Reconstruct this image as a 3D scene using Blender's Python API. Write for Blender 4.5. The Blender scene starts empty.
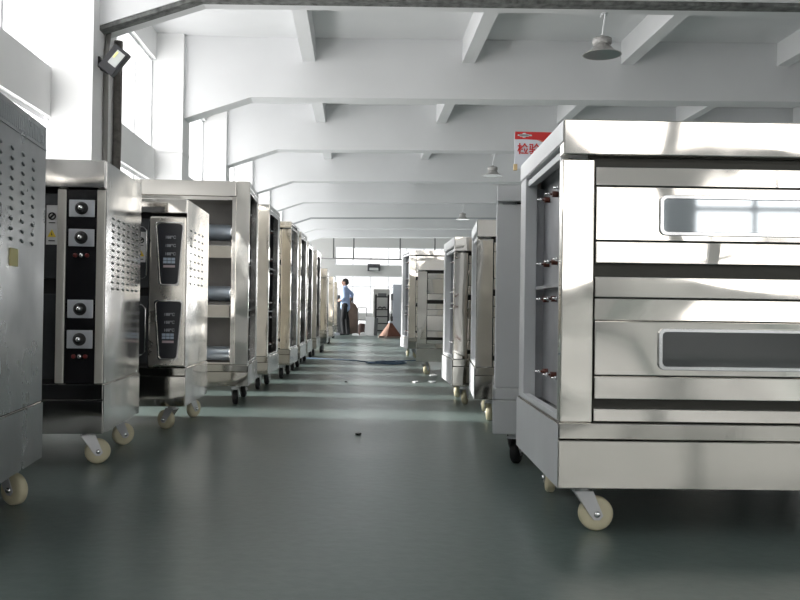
import bpy, bmesh, math, random
from mathutils import Vector, Matrix
random.seed(7)
C = bpy.context.scene
COL = C.collection
R = math.radians

# ------------------------------------------------------------------ materials
MATS = {}
def new_mat(name):
    m = bpy.data.materials.new(name); m.use_nodes = True
    nt = m.node_tree; b = nt.nodes['Principled BSDF']
    MATS[name] = m
    return m, nt, b
def simple(name, col, rough=.5, metal=0., emit=None, es=0., noise=0., nscale=8., bump=0., bscale=40.):
    m, nt, b = new_mat(name)
    b.inputs['Base Color'].default_value = (*col, 1); b.inputs['Roughness'].default_value = rough
    b.inputs['Metallic'].default_value = metal
    if emit:
        b.inputs['Emission Color'].default_value = (*emit, 1); b.inputs['Emission Strength'].default_value = es
    tc = nt.nodes.new('ShaderNodeTexCoord')
    if noise:
        n = nt.nodes.new('ShaderNodeTexNoise'); n.inputs['Scale'].default_value = nscale; n.inputs['Detail'].default_value = 4
        nt.links.new(tc.outputs['Object'], n.inputs['Vector'])
        r = nt.nodes.new('ShaderNodeMapRange'); r.inputs['From Min'].default_value = .3; r.inputs['From Max'].default_value = .7
        r.inputs['To Min'].default_value = 1 - noise; r.inputs['To Max'].default_value = 1 + noise * .4
        nt.links.new(n.outputs['Fac'], r.inputs['Value'])
        mx = nt.nodes.new('ShaderNodeMix'); mx.data_type = 'RGBA'; mx.blend_type = 'MULTIPLY'; mx.inputs['Factor'].default_value = 1
        mx.inputs['A'].default_value = (*col, 1)
        nt.links.new(r.outputs['Result'], mx.inputs['B']); nt.links.new(mx.outputs['Result'], b.inputs['Base Color'])
    if bump:
        n2 = nt.nodes.new('ShaderNodeTexNoise'); n2.inputs['Scale'].default_value = bscale
        nt.links.new(tc.outputs['Object'], n2.inputs['Vector'])
        bp = nt.nodes.new('ShaderNodeBump'); bp.inputs['Strength'].default_value = bump; bp.inputs['Distance'].default_value = .01
        nt.links.new(n2.outputs['Fac'], bp.inputs['Height']); nt.links.new(bp.outputs['Normal'], b.inputs['Normal'])
    return m
def steel(name, col, rough, wave=.02, wscale=3.0, rvar=.08, smear=None):
    """stainless sheet: mirror-ish metal with the slow waves of thin sheet and faint smears"""
    m, nt, b = new_mat(name)
    b.inputs['Base Color'].default_value = (*col, 1); b.inputs['Metallic'].default_value = 1
    tc = nt.nodes.new('ShaderNodeTexCoord')
    mp = nt.nodes.new('ShaderNodeMapping'); mp.inputs['Scale'].default_value = (1, 1, 1.0)
    oi = nt.nodes.new('ShaderNodeObjectInfo')
    ad = nt.nodes.new('ShaderNodeVectorMath'); ad.operation = 'ADD'
    sc = nt.nodes.new('ShaderNodeVectorMath'); sc.operation = 'SCALE'; sc.inputs['Scale'].default_value = 13.0
    cb = nt.nodes.new('ShaderNodeCombineXYZ')
    nt.links.new(oi.outputs['Random'], cb.inputs[0]); nt.links.new(oi.outputs['Random'], cb.inputs[2])
    nt.links.new(cb.outputs[0], sc.inputs[0])
    nt.links.new(tc.outputs['Object'], ad.inputs[0]); nt.links.new(sc.outputs[0], ad.inputs[1])
    n = nt.nodes.new('ShaderNodeTexNoise'); n.inputs['Scale'].default_value = wscale; n.inputs['Detail'].default_value = 0.0
    n.inputs['Roughness'].default_value = .3
    nt.links.new(ad.outputs[0], n.inputs['Vector'])
    bp = nt.nodes.new('ShaderNodeBump'); bp.inputs['Strength'].default_value = 1; bp.inputs['Distance'].default_value = wave
    nt.links.new(n.outputs['Fac'], bp.inputs['Height']); nt.links.new(bp.outputs['Normal'], b.inputs['Normal'])
    n2 = nt.nodes.new('ShaderNodeTexNoise'); n2.inputs['Scale'].default_value = 6; n2.inputs['Detail'].default_value = 5
    nt.links.new(ad.outputs[0], n2.inputs['Vector'])
    r = nt.nodes.new('ShaderNodeMapRange'); r.inputs['From Min'].default_value = .3; r.inputs['From Max'].default_value = .7
    r.inputs['To Min'].default_value = max(.02, rough - rvar); r.inputs['To Max'].default_value = rough + rvar
    nt.links.new(n2.outputs['Fac'], r.inputs['Value']); nt.links.new(r.outputs['Result'], b.inputs['Roughness'])
    return m
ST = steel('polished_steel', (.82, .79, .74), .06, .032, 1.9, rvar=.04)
STB = steel('base_steel', (.58, .565, .52), .10, .034, 2.2, rvar=.05)  # base steel darkened to stand for its dark floor reflection
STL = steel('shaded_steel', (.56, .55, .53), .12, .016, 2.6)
STC = steel('cream_steel', (.86, .80, .69), .12, .018, 3.2)
STS = steel('satin_steel', (.62, .62, .61), .20, .022, 2.2)
STD = steel('dull_steel', (.34, .36, .37), .32, .012, 2.6)
STP = steel('post_steel', (.88, .85, .79), .08, .020, 3.0, rvar=.05)
STG = simple('filmed_grey_steel', (.62, .635, .65), .45, .2, noise=.1, nscale=2)
BACKL = simple('cream_back_sheet', (.76, .74, .70), .35, .55, noise=.1)
BACKM = simple('dark_back_sheet', (.07, .075, .08), .4, .6, noise=.2)
INN = simple('galvanised_panel', (.42, .43, .45), .42, .5, noise=.25, nscale=5)
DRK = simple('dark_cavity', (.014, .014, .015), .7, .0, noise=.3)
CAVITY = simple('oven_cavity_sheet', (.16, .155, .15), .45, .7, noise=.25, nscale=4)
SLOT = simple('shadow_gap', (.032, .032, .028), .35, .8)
BLACK = simple('black_panel', (.012, .012, .014), .22)
GLASS = simple('dark_oven_glass', (.02, .022, .024), .05, .0)
GLASS.node_tree.nodes['Principled BSDF'].inputs['IOR'].default_value = 2.2
GLASSM = simple('mirror_oven_glass', (.50, .54, .57), .04, 1.0)
SILV = simple('knob_plate_silver', (.62, .64, .68), .35, .3)
KNOB = simple('knob_black', (.02, .02, .02), .3)
CHR = simple('chrome', (.85, .85, .86), .12, 1)
REDL = simple('red_lamp', (.14, .012, .01), .3)
RUB = simple('black_rubber', (.015, .015, .016), .55)
NYL = simple('cream_nylon', (.72, .66, .46), .45, noise=.1)
GAL = simple('zinc_fork', (.66, .66, .67), .4, .6)
KPAD = simple('keypad_black', (.02, .022, .028), .3)
KWH = simple('keypad_print', (.55, .57, .60), .5)
KBL = simple('keypad_blue', (.42, .50, .60), .5)
KRD = simple('keypad_pink', (.50, .40, .42), .5)
STK = simple('sticker_white', (.62, .62, .62), .6)
YEL = simple('sticker_yellow', (.75, .55, .05), .6)
TAPE = simple('pale_yellow_tape', (.80, .72, .36), .7)
BRN = simple('terminal_brown', (.10, .025, .015), .4)
BLU = simple('blue_reflection_sheet', (.42, .48, .56), .38, .55)  # blue of the reflected window is put into the steel colour
WHITE = simple('wall_paint', (.80, .80, .80), .8, noise=.04, nscale=.8)
CEIL = simple('ceiling_paint', (.72, .725, .735), .85, noise=.05, nscale=.6)
FRAME = simple('window_frame_white', (.82, .83, .85), .4)
TRAY = simple('weathered_cable_tray', (.17, .175, .17), .8, .1, noise=.6, nscale=9, bump=.5)
PIPE = simple('grey_brown_pipe', (.12, .11, .10), .7, noise=.4, nscale=12)
CABLE = simple('grey_cable', (.22, .21, .20), .6)
LAMPG = simple('lamp_housing_grey', (.48, .47, .46), .6, .2, noise=.2, nscale=30)
LAMPI = simple('lamp_reflector', (.16, .20, .19), .3, .5)
LED = simple('led_panel', (.45, .47, .46), .4)
LEDY = simple('led_chip', (.8, .75, .25), .4)
RED = simple('sign_red', (.62, .03, .03), .5)
ORG = simple('sign_orange', (.75, .20, .10), .5)
SIGNW = simple('sign_white', (.74, .77, .84), .5)
WOODY = simple('pale_wood_post', (.62, .46, .24), .6, noise=.2)
CARD = simple('brown_board', (.14, .05, .032), .7, noise=.3)
CARDL = simple('lit_brown_board', (.26, .14, .095), .7, noise=.2)
CABG = simple('cabinet_grey_blue', (.42, .45, .50), .5)
CABD = simple('cabinet_dark_grey', (.09, .095, .10), .5)
SKIN = simple('skin', (.52, .31, .23), .5)
HAIR = simple('hair', (.02, .018, .017), .6)
SHIRT = simple('shirt_blue', (.44, .57, .84), .8, noise=.12, nscale=9)
TROU = simple('trousers_black', (.012, .013, .016), .8)
SHOE = simple('shoes_dark', (.03, .03, .035), .5)
PAPER = simple('paper_white', (.75, .76, .77), .8)
BLUE = simple('cable_blue', (.05, .10, .17), .5)

def pane_mat():
    m, nt, b = new_mat('window_glass')
    out = nt.nodes['Material Output']
    tr = nt.nodes.new('ShaderNodeBsdfTransparent'); tr.inputs[0].default_value = (.99, .99, .99, 1)
    gl = nt.nodes.new('ShaderNodeBsdfGlossy'); gl.inputs['Roughness'].default_value = .02
    mx = nt.nodes.new('ShaderNodeMixShader'); mx.inputs[0].default_value = .05
    nt.links.new(tr.outputs[0], mx.inputs[1]); nt.links.new(gl.outputs[0], mx.inputs[2]); nt.links.new(mx.outputs[0], out.inputs[0])
    return m
PANE = pane_mat()
def floor_mat():
    m, nt, b = new_mat('green_epoxy_floor')
    tc = nt.nodes.new('ShaderNodeTexCoord')
    n = nt.nodes.new('ShaderNodeTexNoise'); n.inputs['Scale'].default_value = .9; n.inputs['Detail'].default_value = 6; n.inputs['Roughness'].default_value = .6
    nt.links.new(tc.outputs['Object'], n.inputs['Vector'])
    cr = nt.nodes.new('ShaderNodeValToRGB')
    cr.color_ramp.elements[0].position = .3; cr.color_ramp.elements[0].color = (.083, .113, .106, 1)
    cr.color_ramp.elements[1].position = .75; cr.color_ramp.elements[1].color = (.118, .153, .144, 1)
    nt.links.new(n.outputs['Fac'], cr.inputs[0])
    n3 = nt.nodes.new('ShaderNodeTexNoise'); n3.inputs['Scale'].default_value = 22; n3.inputs['Detail'].default_value = 5
    nt.links.new(tc.outputs['Object'], n3.inputs['Vector'])
    r3 = nt.nodes.new('ShaderNodeMapRange'); r3.inputs['From Min'].default_value = .3; r3.inputs['From Max'].default_value = .7
    r3.inputs['To Min'].default_value = .9; r3.inputs['To Max'].default_value = 1.08
    nt.links.new(n3.outputs['Fac'], r3.inputs['Value'])
    mx = nt.nodes.new('ShaderNodeMix'); mx.data_type = 'RGBA'; mx.blend_type = 'MULTIPLY'; mx.inputs['Factor'].default_value = 1
    nt.links.new(cr.outputs[0], mx.inputs['A']); nt.links.new(r3.outputs['Result'], mx.inputs['B'])
    nt.links.new(mx.outputs['Result'], b.inputs['Base Color'])
    r = nt.nodes.new('ShaderNodeMapRange'); r.inputs['To Min'].default_value = .24; r.inputs['To Max'].default_value = .42
    nt.links.new(n.outputs['Fac'], r.inputs['Value']); nt.links.new(r.outputs['Result'], b.inputs['Roughness'])
    bp = nt.nodes.new('ShaderNodeBump'); bp.inputs['Strength'].default_value = .10; bp.inputs['Distance'].default_value = .01
    nt.links.new(n3.outputs['Fac'], bp.inputs['Height']); nt.links.new(bp.outputs['Normal'], b.inputs['Normal'])
    return m
FLOOR = floor_mat()

# ------------------------------------------------------------------ mesh helpers
class MB:
    def __init__(s, sx=1): s.bm = bmesh.new(); s.sx = sx; s.mi = 0
    def _fin(s, vs):
        fs = set(f for v in vs for f in v.link_faces)
        for f in fs: f.material_index = s.mi
        return s
    def box(s, x0, x1, y0, y1, z0, z1, rot=None, piv=None):
        vs = [s.bm.verts.new((s.sx * x, y, z)) for x in (x0, x1) for y in (y0, y1) for z in (z0, z1)]
        for q in ((0,1,3,2),(4,6,7,5),(0,4,5,1),(2,3,7,6),(0,2,6,4),(1,5,7,3)): s.bm.faces.new([vs[i] for i in q])
        if rot: bmesh.ops.rotate(s.bm, verts=vs, cent=piv, matrix=rot)
        return s._fin(vs)
    def prism(s, pts, axis, a, b):
        """polygon pts extruded along axis between a and b"""
        def P(p, t):
            if axis == 'x': return (s.sx * t, p[0], p[1])
            if axis == 'y': return (s.sx * p[0], t, p[1])
            return (s.sx * p[0], p[1], t)
        v0 = [s.bm.verts.new(P(p, a)) for p in pts]; v1 = [s.bm.verts.new(P(p, b)) for p in pts]
        n = len(pts)
        s.bm.faces.new(v0); s.bm.faces.new(v1[::-1])
        for i in range(n): s.bm.faces.new((v0[i], v1[i], v1[(i+1) % n], v0[(i+1) % n]))
        return s._fin(v0 + v1)
    def frame(s, outer, inner, axis, a, b):
        """ring between two polygons with equal counts, extruded"""
        def P(p, t):
            if axis == 'y': return (s.sx * p[0], t, p[1])
            if axis == 'x': return (s.sx * t, p[0], p[1])
            return (s.sx * p[0], p[1], t)
        L = [[s.bm.verts.new(P(p, t)) for p in poly] for poly in (outer, inner) for t in (a, b)]
        n = len(outer); oa, ob, ia, ib = L
        for i in range(n):
            j = (i+1) % n
            for q in ((oa[i], ob[i], ob[j], oa[j]), (ia[i], ia[j], ib[j], ib[i]), (oa[i], oa[j], ia[j], ia[i]), (ob[i], ib[i], ib[j], ob[j])): s.bm.faces.new(q)
        return s._fin(oa + ob + ia + ib)
    def tube(s, pts, r, n=8, caps=True):
        pts = [Vector((s.sx * p[0], p[1], p[2])) for p in pts]; rings = []
        rr = r if isinstance(r, (list, tuple)) else [r] * len(pts)
        for i, p in enumerate(pts):
            d = (pts[min(i+1, len(pts)-1)] - pts[max(i-1, 0)]).normalized()
            up = Vector((0, 0, 1)) if abs(d.z) < .9 else Vector((1, 0, 0))
            a = d.cross(up).normalized(); b = d.cross(a)
            rings.append([s.bm.verts.new(p + rr[i] * (math.cos(2*math.pi*k/n) * a + math.sin(2*math.pi*k/n) * b)) for k in range(n)])
        for i in range(len(rings)-1):
            for k in range(n):
                f = s.bm.faces.new((rings[i][k], rings[i][(k+1)%n], rings[i+1][(k+1)%n], rings[i+1][k])); f.smooth = True
        if caps: s.bm.faces.new(rings[0]); s.bm.faces.new(rings[-1][::-1])
        return s._fin([v for q in rings for v in q])
    def lathe(s, prof, c, axis='z', n=20, rot=None, smooth=True):
        """prof = [(r, t)]"""
        vs = []; rings = []
        for r, t in prof:
            ring = []
            for k in range(n):
                a = 2*math.pi*k/n; ca, sa = r*math.cos(a), r*math.sin(a)
                p = Vector((ca, sa, t)) if axis == 'z' else (Vector((ca, t, sa)) if axis == 'y' else Vector((t, ca, sa)))
                if rot: p = rot @ p
                ring.append(s.bm.verts.new(p + Vector((s.sx * c[0], c[1], c[2]))))
            rings.append(ring)
        for i in range(len(rings)-1):
            for k in range(n):
                f = s.bm.faces.new((rings[i][k], rings[i][(k+1)%n], rings[i+1][(k+1)%n], rings[i+1][k])); f.smooth = smooth
        if prof[0][0] > 1e-4: s.bm.faces.new(rings[0])
        if prof[-1][0] > 1e-4: s.bm.faces.new(rings[-1][::-1])
        return s._fin([v for q in rings for v in q])
    def build(s, name, mats, parent=None, bevel=0.):
        bmesh.ops.remove_doubles(s.bm, verts=s.bm.verts, dist=1e-6)
        bmesh.ops.recalc_face_normals(s.bm, faces=s.bm.faces)
        me = bpy.data.meshes.new(name); s.bm.to_mesh(me); s.bm.free()
        for m in (mats if isinstance(mats, (list, tuple)) else [mats]): me.materials.append(m)
        o = bpy.data.objects.new(name, me); COL.objects.link(o)
        if parent: o.parent = parent
        if bevel:
            b = o.modifiers.new('bevel', 'BEVEL'); b.width = bevel; b.segments = 2; b.limit_method = 'ANGLE'; b.angle_limit = R(40)
        return o
def tag(o, label, cat, group=None):
    o['label'] = label; o['category'] = cat
    if group: o['group'] = group
    return o
def thing(name, label, cat, loc=(0, 0, 0), rz=0, group=None):
    o = bpy.data.objects.new(name, None); COL.objects.link(o); o.location = loc; o.rotation_euler = (0, 0, rz)
    o.empty_display_size = .1
    return tag(o, label, cat, group)
def struct(o): o['kind'] = 'structure'; return o
def dup(root, loc, rz, label, group=None, scale=None):
    def cp(o, par):
        c = o.copy(); COL.objects.link(c)
        if par: c.parent = par
        for ch in [x for x in list(KIDS.get(o, [])) ]: cp(ch, c)
        return c
    KIDS = {}
    for o in bpy.data.objects:
        if o.parent: KIDS.setdefault(o.parent, []).append(o)
    r = cp(root, None); r.location = loc; r.rotation_euler = (0, 0, rz); r['label'] = label
    if group: r['group'] = group
    if scale: r.scale = scale
    return r
def rrect(x0, x1, z0, z1, r, n=5):
    pts = []
    for cx, cz, a0 in ((x1-r, z1-r, 0), (x0+r, z1-r, 90), (x0+r, z0+r, 180), (x1-r, z0+r, 270)):
        for k in range(n+1):
            a = R(a0 + 90*k/n); pts.append((cx + r*math.cos(a), cz + r*math.sin(a)))
    return pts

# ------------------------------------------------------------------ hall
XL, XR, YB, YF, ZC = -4.15, 14.4, -9.0, 60.0, 6.31
KS = .017
def rise(x): return KS*max(0, x+2.25)
ZT = ZC + rise(XR) + .1
beams = [-6.5, -.5, 5.5] + [12.65 + 6*k for k in range(0, 8)]  # nearest unseen column shifted to let sun reach the oven gaps
struct(MB().box(XL-.3, XR+.3, YB-.3, YF+.3, -.12, 0).build('floor', FLOOR))
struct(MB().prism([(XL-.3, ZC), (-2.25, ZC), (XR+.3, ZC+rise(XR+.3)), (XR+.3, ZT+.3), (XL-.3, ZT+.3)], 'y', YB-.3, YF+.3).build('ceiling', CEIL))
# left wall: bands and piers
w = MB(); T = .24
w.box(XL-T, XL, YB, YF, 0, .95); w.box(XL-T, XL, YB, YF, 3.27, 3.93); w.box(XL-T, XL, YB, YF, 5.77, ZC)
for z0, z1 in ((.95, 3.27), (3.93, 5.77)):
    prev = YB
    for c in beams + [None]:
        if c is not None and c < 6 and z0 < 2: w.box(XL-T, XL, prev, c+.40, z0, z1)  # unseen near bays closed low down to keep sun off the foreground
        elif c is None: w.box(XL-T, XL, prev, YF, z0, z1) if YF-prev < 1.5 else w.box(XL-T, XL, YF-.4, YF, z0, z1)
        else: w.box(XL-T, XL, c-.35, c+.40, z0, z1)
        prev = (c or 0) + .40
    w.box(XL-T, XL, YB, YB+.3, z0, z1)
struct(w.build('wall_left', WHITE))
struct(MB().box(XR, XR+T, YB, YF, 0, ZT).build('wall_right', WHITE))
# far wall with openings
FX0 = -1.5
w = MB(); w.box(XL, FX0, YF, YF+T, 0, ZT); w.box(FX0, XR, YF, YF+T, 4.92, ZT); w.box(FX0, XR, YF, YF+T, 2.98, 3.68)
w.box(FX0, XR, YF, YF+T, 0, .45); w.box(10.5, XR, YF, YF+T, .45, 2.98); w.box(10.5, XR, YF, YF+T, 3.68, 4.92)
struct(w.build('wall_front', simple('dim_far_wall', (.50, .50, .49), .85)))  # wall colour greyed to stand for dim light at the far end
# wall behind the camera
BX0, BX1 = .6, 13.4
w = MB(); w.box(XL, BX0, YB-T, YB, 0, ZC); w.box(BX1, XR, YB-T, YB, 0, ZT); w.box(BX0, BX1, YB-T, YB, 0, .7); w.box(BX0, BX1, YB-T, YB, 3.3, 3.9); w.box(BX0, BX1, YB-T, YB, 5.8, ZT)
for x in (4.3, 7.9, 10.8): w.box(x, x+.45, YB-T, YB, .7, 3.3); w.box(x, x+.45, YB-T, YB, 3.9, 5.8)
struct(w.build('wall_back', WHITE))

nwin = [0]
def window_y(X, y0, y1, z0, z1, mull, transom=None, tilt=0):
    """window in a wall of constant X"""
    nwin[0] += 1
    f = MB(); t = .06; xa, xb = X-.16, X-.08
    f.box(xa, xb, y0, y1, z0, z0+t); f.box(xa, xb, y0, y1, z1-t, z1); f.box(xa, xb, y0, y0+t, z0+t, z1-t); f.box(xa, xb, y1-t, y1, z0+t, z1-t)
    for k in range(1, mull):
        y = y0 + (y1-y0)*k/mull; f.box(xa+.01, xb-.01, y-.035, y+.035, z0+t, z1-t)
    o = struct(f.build('window_%d' % nwin[0], FRAME))
    MB().box(X-.125, X-.12, y0+t, y1-t, z0+t, z1-t).build('pane', PANE, o)
    return o
def window_x(Y, x0, x1, z0, z1, mull, rows=()):
    nwin[0] += 1
    f = MB(); t = .07; s = 1 if Y > 0 else -1; ya, yb = sorted((Y+s*.08, Y+s*.16))
    f.box(x0, x1, ya, yb, z0, z0+t); f.box(x0, x1, ya, yb, z1-t, z1); f.box(x0, x0+t, ya, yb, z0+t, z1-t); f.box(x1-t, x1, ya, yb, z0+t, z1-t)
    for k in range(1, mull):
        x = x0 + (x1-x0)*k/mull; f.box(x-.035, x+.035, ya+.01, yb-.01, z0+t, z1-t)
    for z in rows: f.box(x0+t, x1-t, ya+.012, yb-.012, z-.04, z+.04)
    o = struct(f.build('window_%d' % nwin[0], FRAME))
    ym = (ya+yb)/2
    MB().box(x0+t, x1-t, ym-.003, ym+.003, z0+t, z1-t).build('pane', PANE, o)
    return o
def area(name, loc, sx, sy, direction, radiance, col=(1, 1, 1)):
    l = bpy.data.lights.new(name, 'AREA'); l.shape = 'RECTANGLE'; l.size = sx; l.size_y = sy
    l.energy = radiance * math.pi * sx * sy; l.color = col
    o = bpy.data.objects.new(name, l); COL.objects.link(o); o.location = loc
    d = Vector(direction); o.rotation_euler = d.to_track_quat('-Z', 'Y').to_euler()
    return o
LU, LL, LF, LB = 3.8, 4.0, 5.5, 1.25
lims = [YB+.3] + [v for c in beams for v in (c-.35, c+.40)] + [YF-.4]
for k in range(0, len(lims), 2):
    y0, y1 = lims[k], lims[k+1]
    if y1 - y0 < 1: continue
    n = 4 if y1-y0 > 4 else 2
    low = y1 > 5.6
    window_y(XL, y0, y1, 3.93, 5.77, n)
    if low: window_y(XL, y0, y1, .95, 3.27, n)
    ym = (y0+y1)/2
    area('daylight', (XL-.34, ym, 4.85), y1-y0, 1.84, (1, 0, 0), LU, (1, .992, .975))
    if low: area('daylight', (XL-.34, ym, 2.11), y1-y0, 2.32, (1, 0, 0), LL, (1, .992, .975))
for x0, x1, n in ((FX0, 4.5, 5), (4.5, 10.5, 5)):
    window_x(YF, x0, x1, 3.68, 4.92, n); window_x(YF, x0, x1, .45, 2.98, n, (2.25,))
area('daylight', (4.5, YF+.34, 4.3), 12, 1.24, (0, -1, 0), LF); area('daylight', (4.5, YF+.34, 1.7), 12, 2.5, (0, -1, 0), LF)
for x0, x1 in ((BX0, 4.3), (4.75, 7.9), (8.35, 10.8), (11.25, BX1)):
    window_x(YB, x0, x1, .7, 3.3, 3, (2.5,)); window_x(YB, x0, x1, 3.9, 5.8, 3)
    area('daylight', ((x0+x1)/2, YB-.34, 2.0), x1-x0, 2.6, (0, 1, 0), LB, (1, .97, .92)); area('daylight', ((x0+x1)/2, YB-.34, 4.85), x1-x0, 1.9, (0, 1, 0), LB, (1, .97, .92))

ntrim = [0]
def trim(mb, mat=WHITE, bev=0):
    ntrim[0] += 1
    return struct(mb.build('trim_%d' % ntrim[0], mat, bevel=bev))
for c in beams:
    c0 = c-.5 if abs(c-12.65) < .1 else c-.35
    cm = MB().box(XL-.001, -3.6, c0, c+(.62 if c0 < c-.4 else .38), 0, ZC)
    if c0 > c-.4: cm.box(XL-.001, -3.59, c0-.01, c+.385, 3.88, 3.93)
    trim(cm)
    # portal beam: haunch sloping up from the column, then level
    trim(MB().prism([(-3.6, 4.60), (-2.25, 5.07), (XR, 5.07+rise(XR)), (XR, ZC+rise(XR)-.001), (-2.25, ZC-.001), (-3.6, ZC-.001)], 'y', c-.24, c+(.36 if abs(c-12.65) < .1 else .239)), CEIL)
for x in (-1.06, 2.25, 5.60, 8.95, 12.3):
    for a, b in zip([YB] + beams, beams + [YF]):
        trim(MB().box(x-.13, x+.13, a+(.24 if a in beams else 0), b-(.24 if b in beams else 0), 5.82+rise(x), ZC+rise(x)-.001), CEIL)
# cables and pipe by the nearest column, trays below two beams
def tray(c, name, label, mat=None):
    pts = [(-3.60, 4.60), (-2.25, 5.069), (XR-.3, 5.069+rise(XR-.3))]
    low = [(-3.60, 4.54), (-2.23, 5.015), (XR-.3, 5.015+rise(XR-.3))]
    o = MB().prism(pts + low[::-1], 'y', c-.22, c+.0).build(name, mat or TRAY)
    return tag(o, label, 'cable tray')
tray(12.65, 'cable_tray', 'weathered grey cable tray along the underside of the nearest ceiling beam')
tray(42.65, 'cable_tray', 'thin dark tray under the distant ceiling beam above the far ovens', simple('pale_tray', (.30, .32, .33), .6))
tag(MB().tube([(-3.55, 12.7, 4.58), (-3.57, 12.66, 4.3), (-3.56, 12.64, 3.6), (-3.57, 12.68, 2.6), (-3.56, 12.66, 0.0)], .038, 8).build('wall_cable', CABLE), 'thin grey cable bundle running down the near column below the floodlight', 'cable')
tag(MB().tube([(-3.53, 13.14, 4.60), (-3.53, 13.14, 3.2), (-3.54, 13.13, 1.6), (-3.53, 13.14, 0)], .062, 10).build('drain_pipe', PIPE), 'thick dark grey vertical pipe between near column and window', 'pipe')

# floodlight on the column
t = thing('floodlight', 'black floodlight tilted on a bracket high on the near white column', 'lamp', (-3.60, 12.42, 4.04)); t.scale = (1.2, 1.2, 1.2)
MB().tube([(0, 0, .05), (.07, -.06, .04), (.16, -.1, .0)], .022, 6).tube([(0, 0, .05), (.05, -.05, -.05), (.14, -.1, -.1)], .022, 6).box(-.01, .02, -.04, .04, -.02, .1).build('bracket', RUB, t)
rm = Matrix.Rotation(R(38), 3, 'Y')
h = MB().box(-.1, .1, -.055, .05, -.16, .16, rm, (0, 0, 0))
for k in range(6): h.box(-.105+.036*k, -.09+.036*k, .05, .08, -.13, .13, rm, (0, 0, 0))
h = h.build('housing', simple('black_metal', (.012, .013, .016), .55, .1), t, bevel=.008); h.location = (.21, -.12, .03)
l = MB().box(-.03, .075, -.062, -.056, -.06, .12, rm, (0, 0, 0)); l = l.build('lens', LED, h)
MB().box(-.022, .0, -.066, -.062, .02, .1, rm, (0, 0, 0)).build('led_chip', LEDY, h)
t2 = thing('floodlight', 'small black lamp box high on the far white wall', 'lamp', (1.1, 59.93, 3.62))
MB().box(-.42, .42, -.3, .0, -.32, .16).build('housing', simple('black_metal_far', (.04, .04, .045), .5), t2, bevel=.03)
MB().box(-.3, .3, -.33, -.3, -.28, -.1).build('lens', LED, t2)

# pendant lamps
def pendant():
    t = thing('pendant_lamp', '', 'lamp')
    MB().tube([(0, 0, 0), (.01, 0, -.05), (-.015, 0, -.2), (-.03, 0, -.34)], .014, 6).lathe([(.03, -.02), (.05, -.015), (.05, 0)], (0, 0, 0), n=12).tube([(-.06, 0, -.06), (-.04, 0, -.02), (0, 0, -.01)], .012, 6).build('hanging_rod', FRAME, t)
    MB().lathe([(.0, -.33), (.03, -.335), (.05, -.36), (.125, -.375), (.14, -.385), (.14, -.45), (.125, -.47), (.09, -.475)], (-.03, 0, 0), n=24).build('ballast_housing', LAMPG, t)
    s = MB().lathe([(.10, -.465), (.13, -.50), (.17, -.55), (.23, -.59), (.28, -.612), (.285, -.622), (.275, -.622), (.22, -.6), (.15, -.555), (.09, -.49)], (-.03, 0, 0), n=32); 
    s.build('reflector_shade', [LAMPG], t)
    MB().lathe([(.001, -.485), (.085, -.488), (.14, -.552), (.215, -.601), (.268, -.620)], (-.03, 0, 0), n=32).build('inner_reflector', LAMPI, t)
    MB().lathe([(.001, -.485), (.03, -.49), (.045, -.53), (.03, -.57), (.001, -.58)], (-.03, 0, 0), n=14).build('bulb', LED, t)
    return t
PG = 'pendant lamps hanging below the ceiling'
p = pendant(); p.location = (3.60, 12.97, 5.17); p.rotation_euler = (0, 0, 0); p['group'] = PG
p['label'] = 'grey bell-shaped pendant lamp nearest the camera, below the front ceiling beam'
dup(p, (3.76, 24.65, 5.13), 0, 'middle grey pendant lamp, hanging just above the red and white sign', PG)
dup(p, (4.35, 36.65, 5.13), 0, 'tiny farthest pendant lamp, over the gap between the right-hand ovens and tall grey unit', PG)

# sign on posts
t = thing('hanging_sign', 'white and red inspection sign board with red Chinese characters behind the big oven', 'sign', (2.82, 16.0, 0))
MB().box(0, 1.5, 0, .03, 3.33, 4.0).build('board', SIGNW, t)
MB().prism([(0, 4.0), (0, 3.86), (.18, 3.865), (.45, 3.855), (.7, 3.81), (1.0, 3.84), (1.5, 3.80), (1.5, 4.0)], 'y', -.006, -.001).build('red_band', RED, t)
MB().prism([(.40, 3.855), (.5, 3.82), (.75, 3.78), (1.05, 3.80), (1.5, 3.75), (1.5, 3.80), (1.0, 3.84), (.7, 3.812), (.55, 3.84)], 'y', -.006, -.001).build('orange_swoosh', ORG, t)
MB().lathe([(.001, -.009), (.045, -.008), (.045, -.006)], (.17, 0, 3.935), 'y', 12).box(.05, .31, -.009, -.007, 3.922, 3.948).box(.09, .25, -.009, -.007, 3.91, 3.955).build('emblem', PAPER, t)
def text(body, size, mat, parent, loc, name, ex=.002, rz=0, bold=0):
    cu = bpy.data.curves.new(name, 'FONT'); cu.body = body; cu.size = size; cu.extrude = ex; cu.offset = bold
    cu.materials.append(mat)
    o = bpy.data.objects.new(name, cu); COL.objects.link(o)
    bpy.context.view_layer.update()
    me = bpy.data.meshes.new_from_object(o.evaluated_get(bpy.context.evaluated_depsgraph_get()))
    bpy.data.objects.remove(o)
    q = bpy.data.objects.new(name, me); COL.objects.link(q); q.parent = parent; q.location = loc; q.rotation_euler = (R(90), 0, rz)
    return q
text('检验区', .21, RED, t, (.045, -.008, 3.61), 'lettering', bold=.004)
for px in (.55, 1.3): MB().box(px, px+.06, .031, .09, 0, 3.9).build('post', WOODY, t)
MB().box(-.01, .05, -.005, .06, 3.30, 3.41).build('corner_block', WOODY, t)

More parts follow.
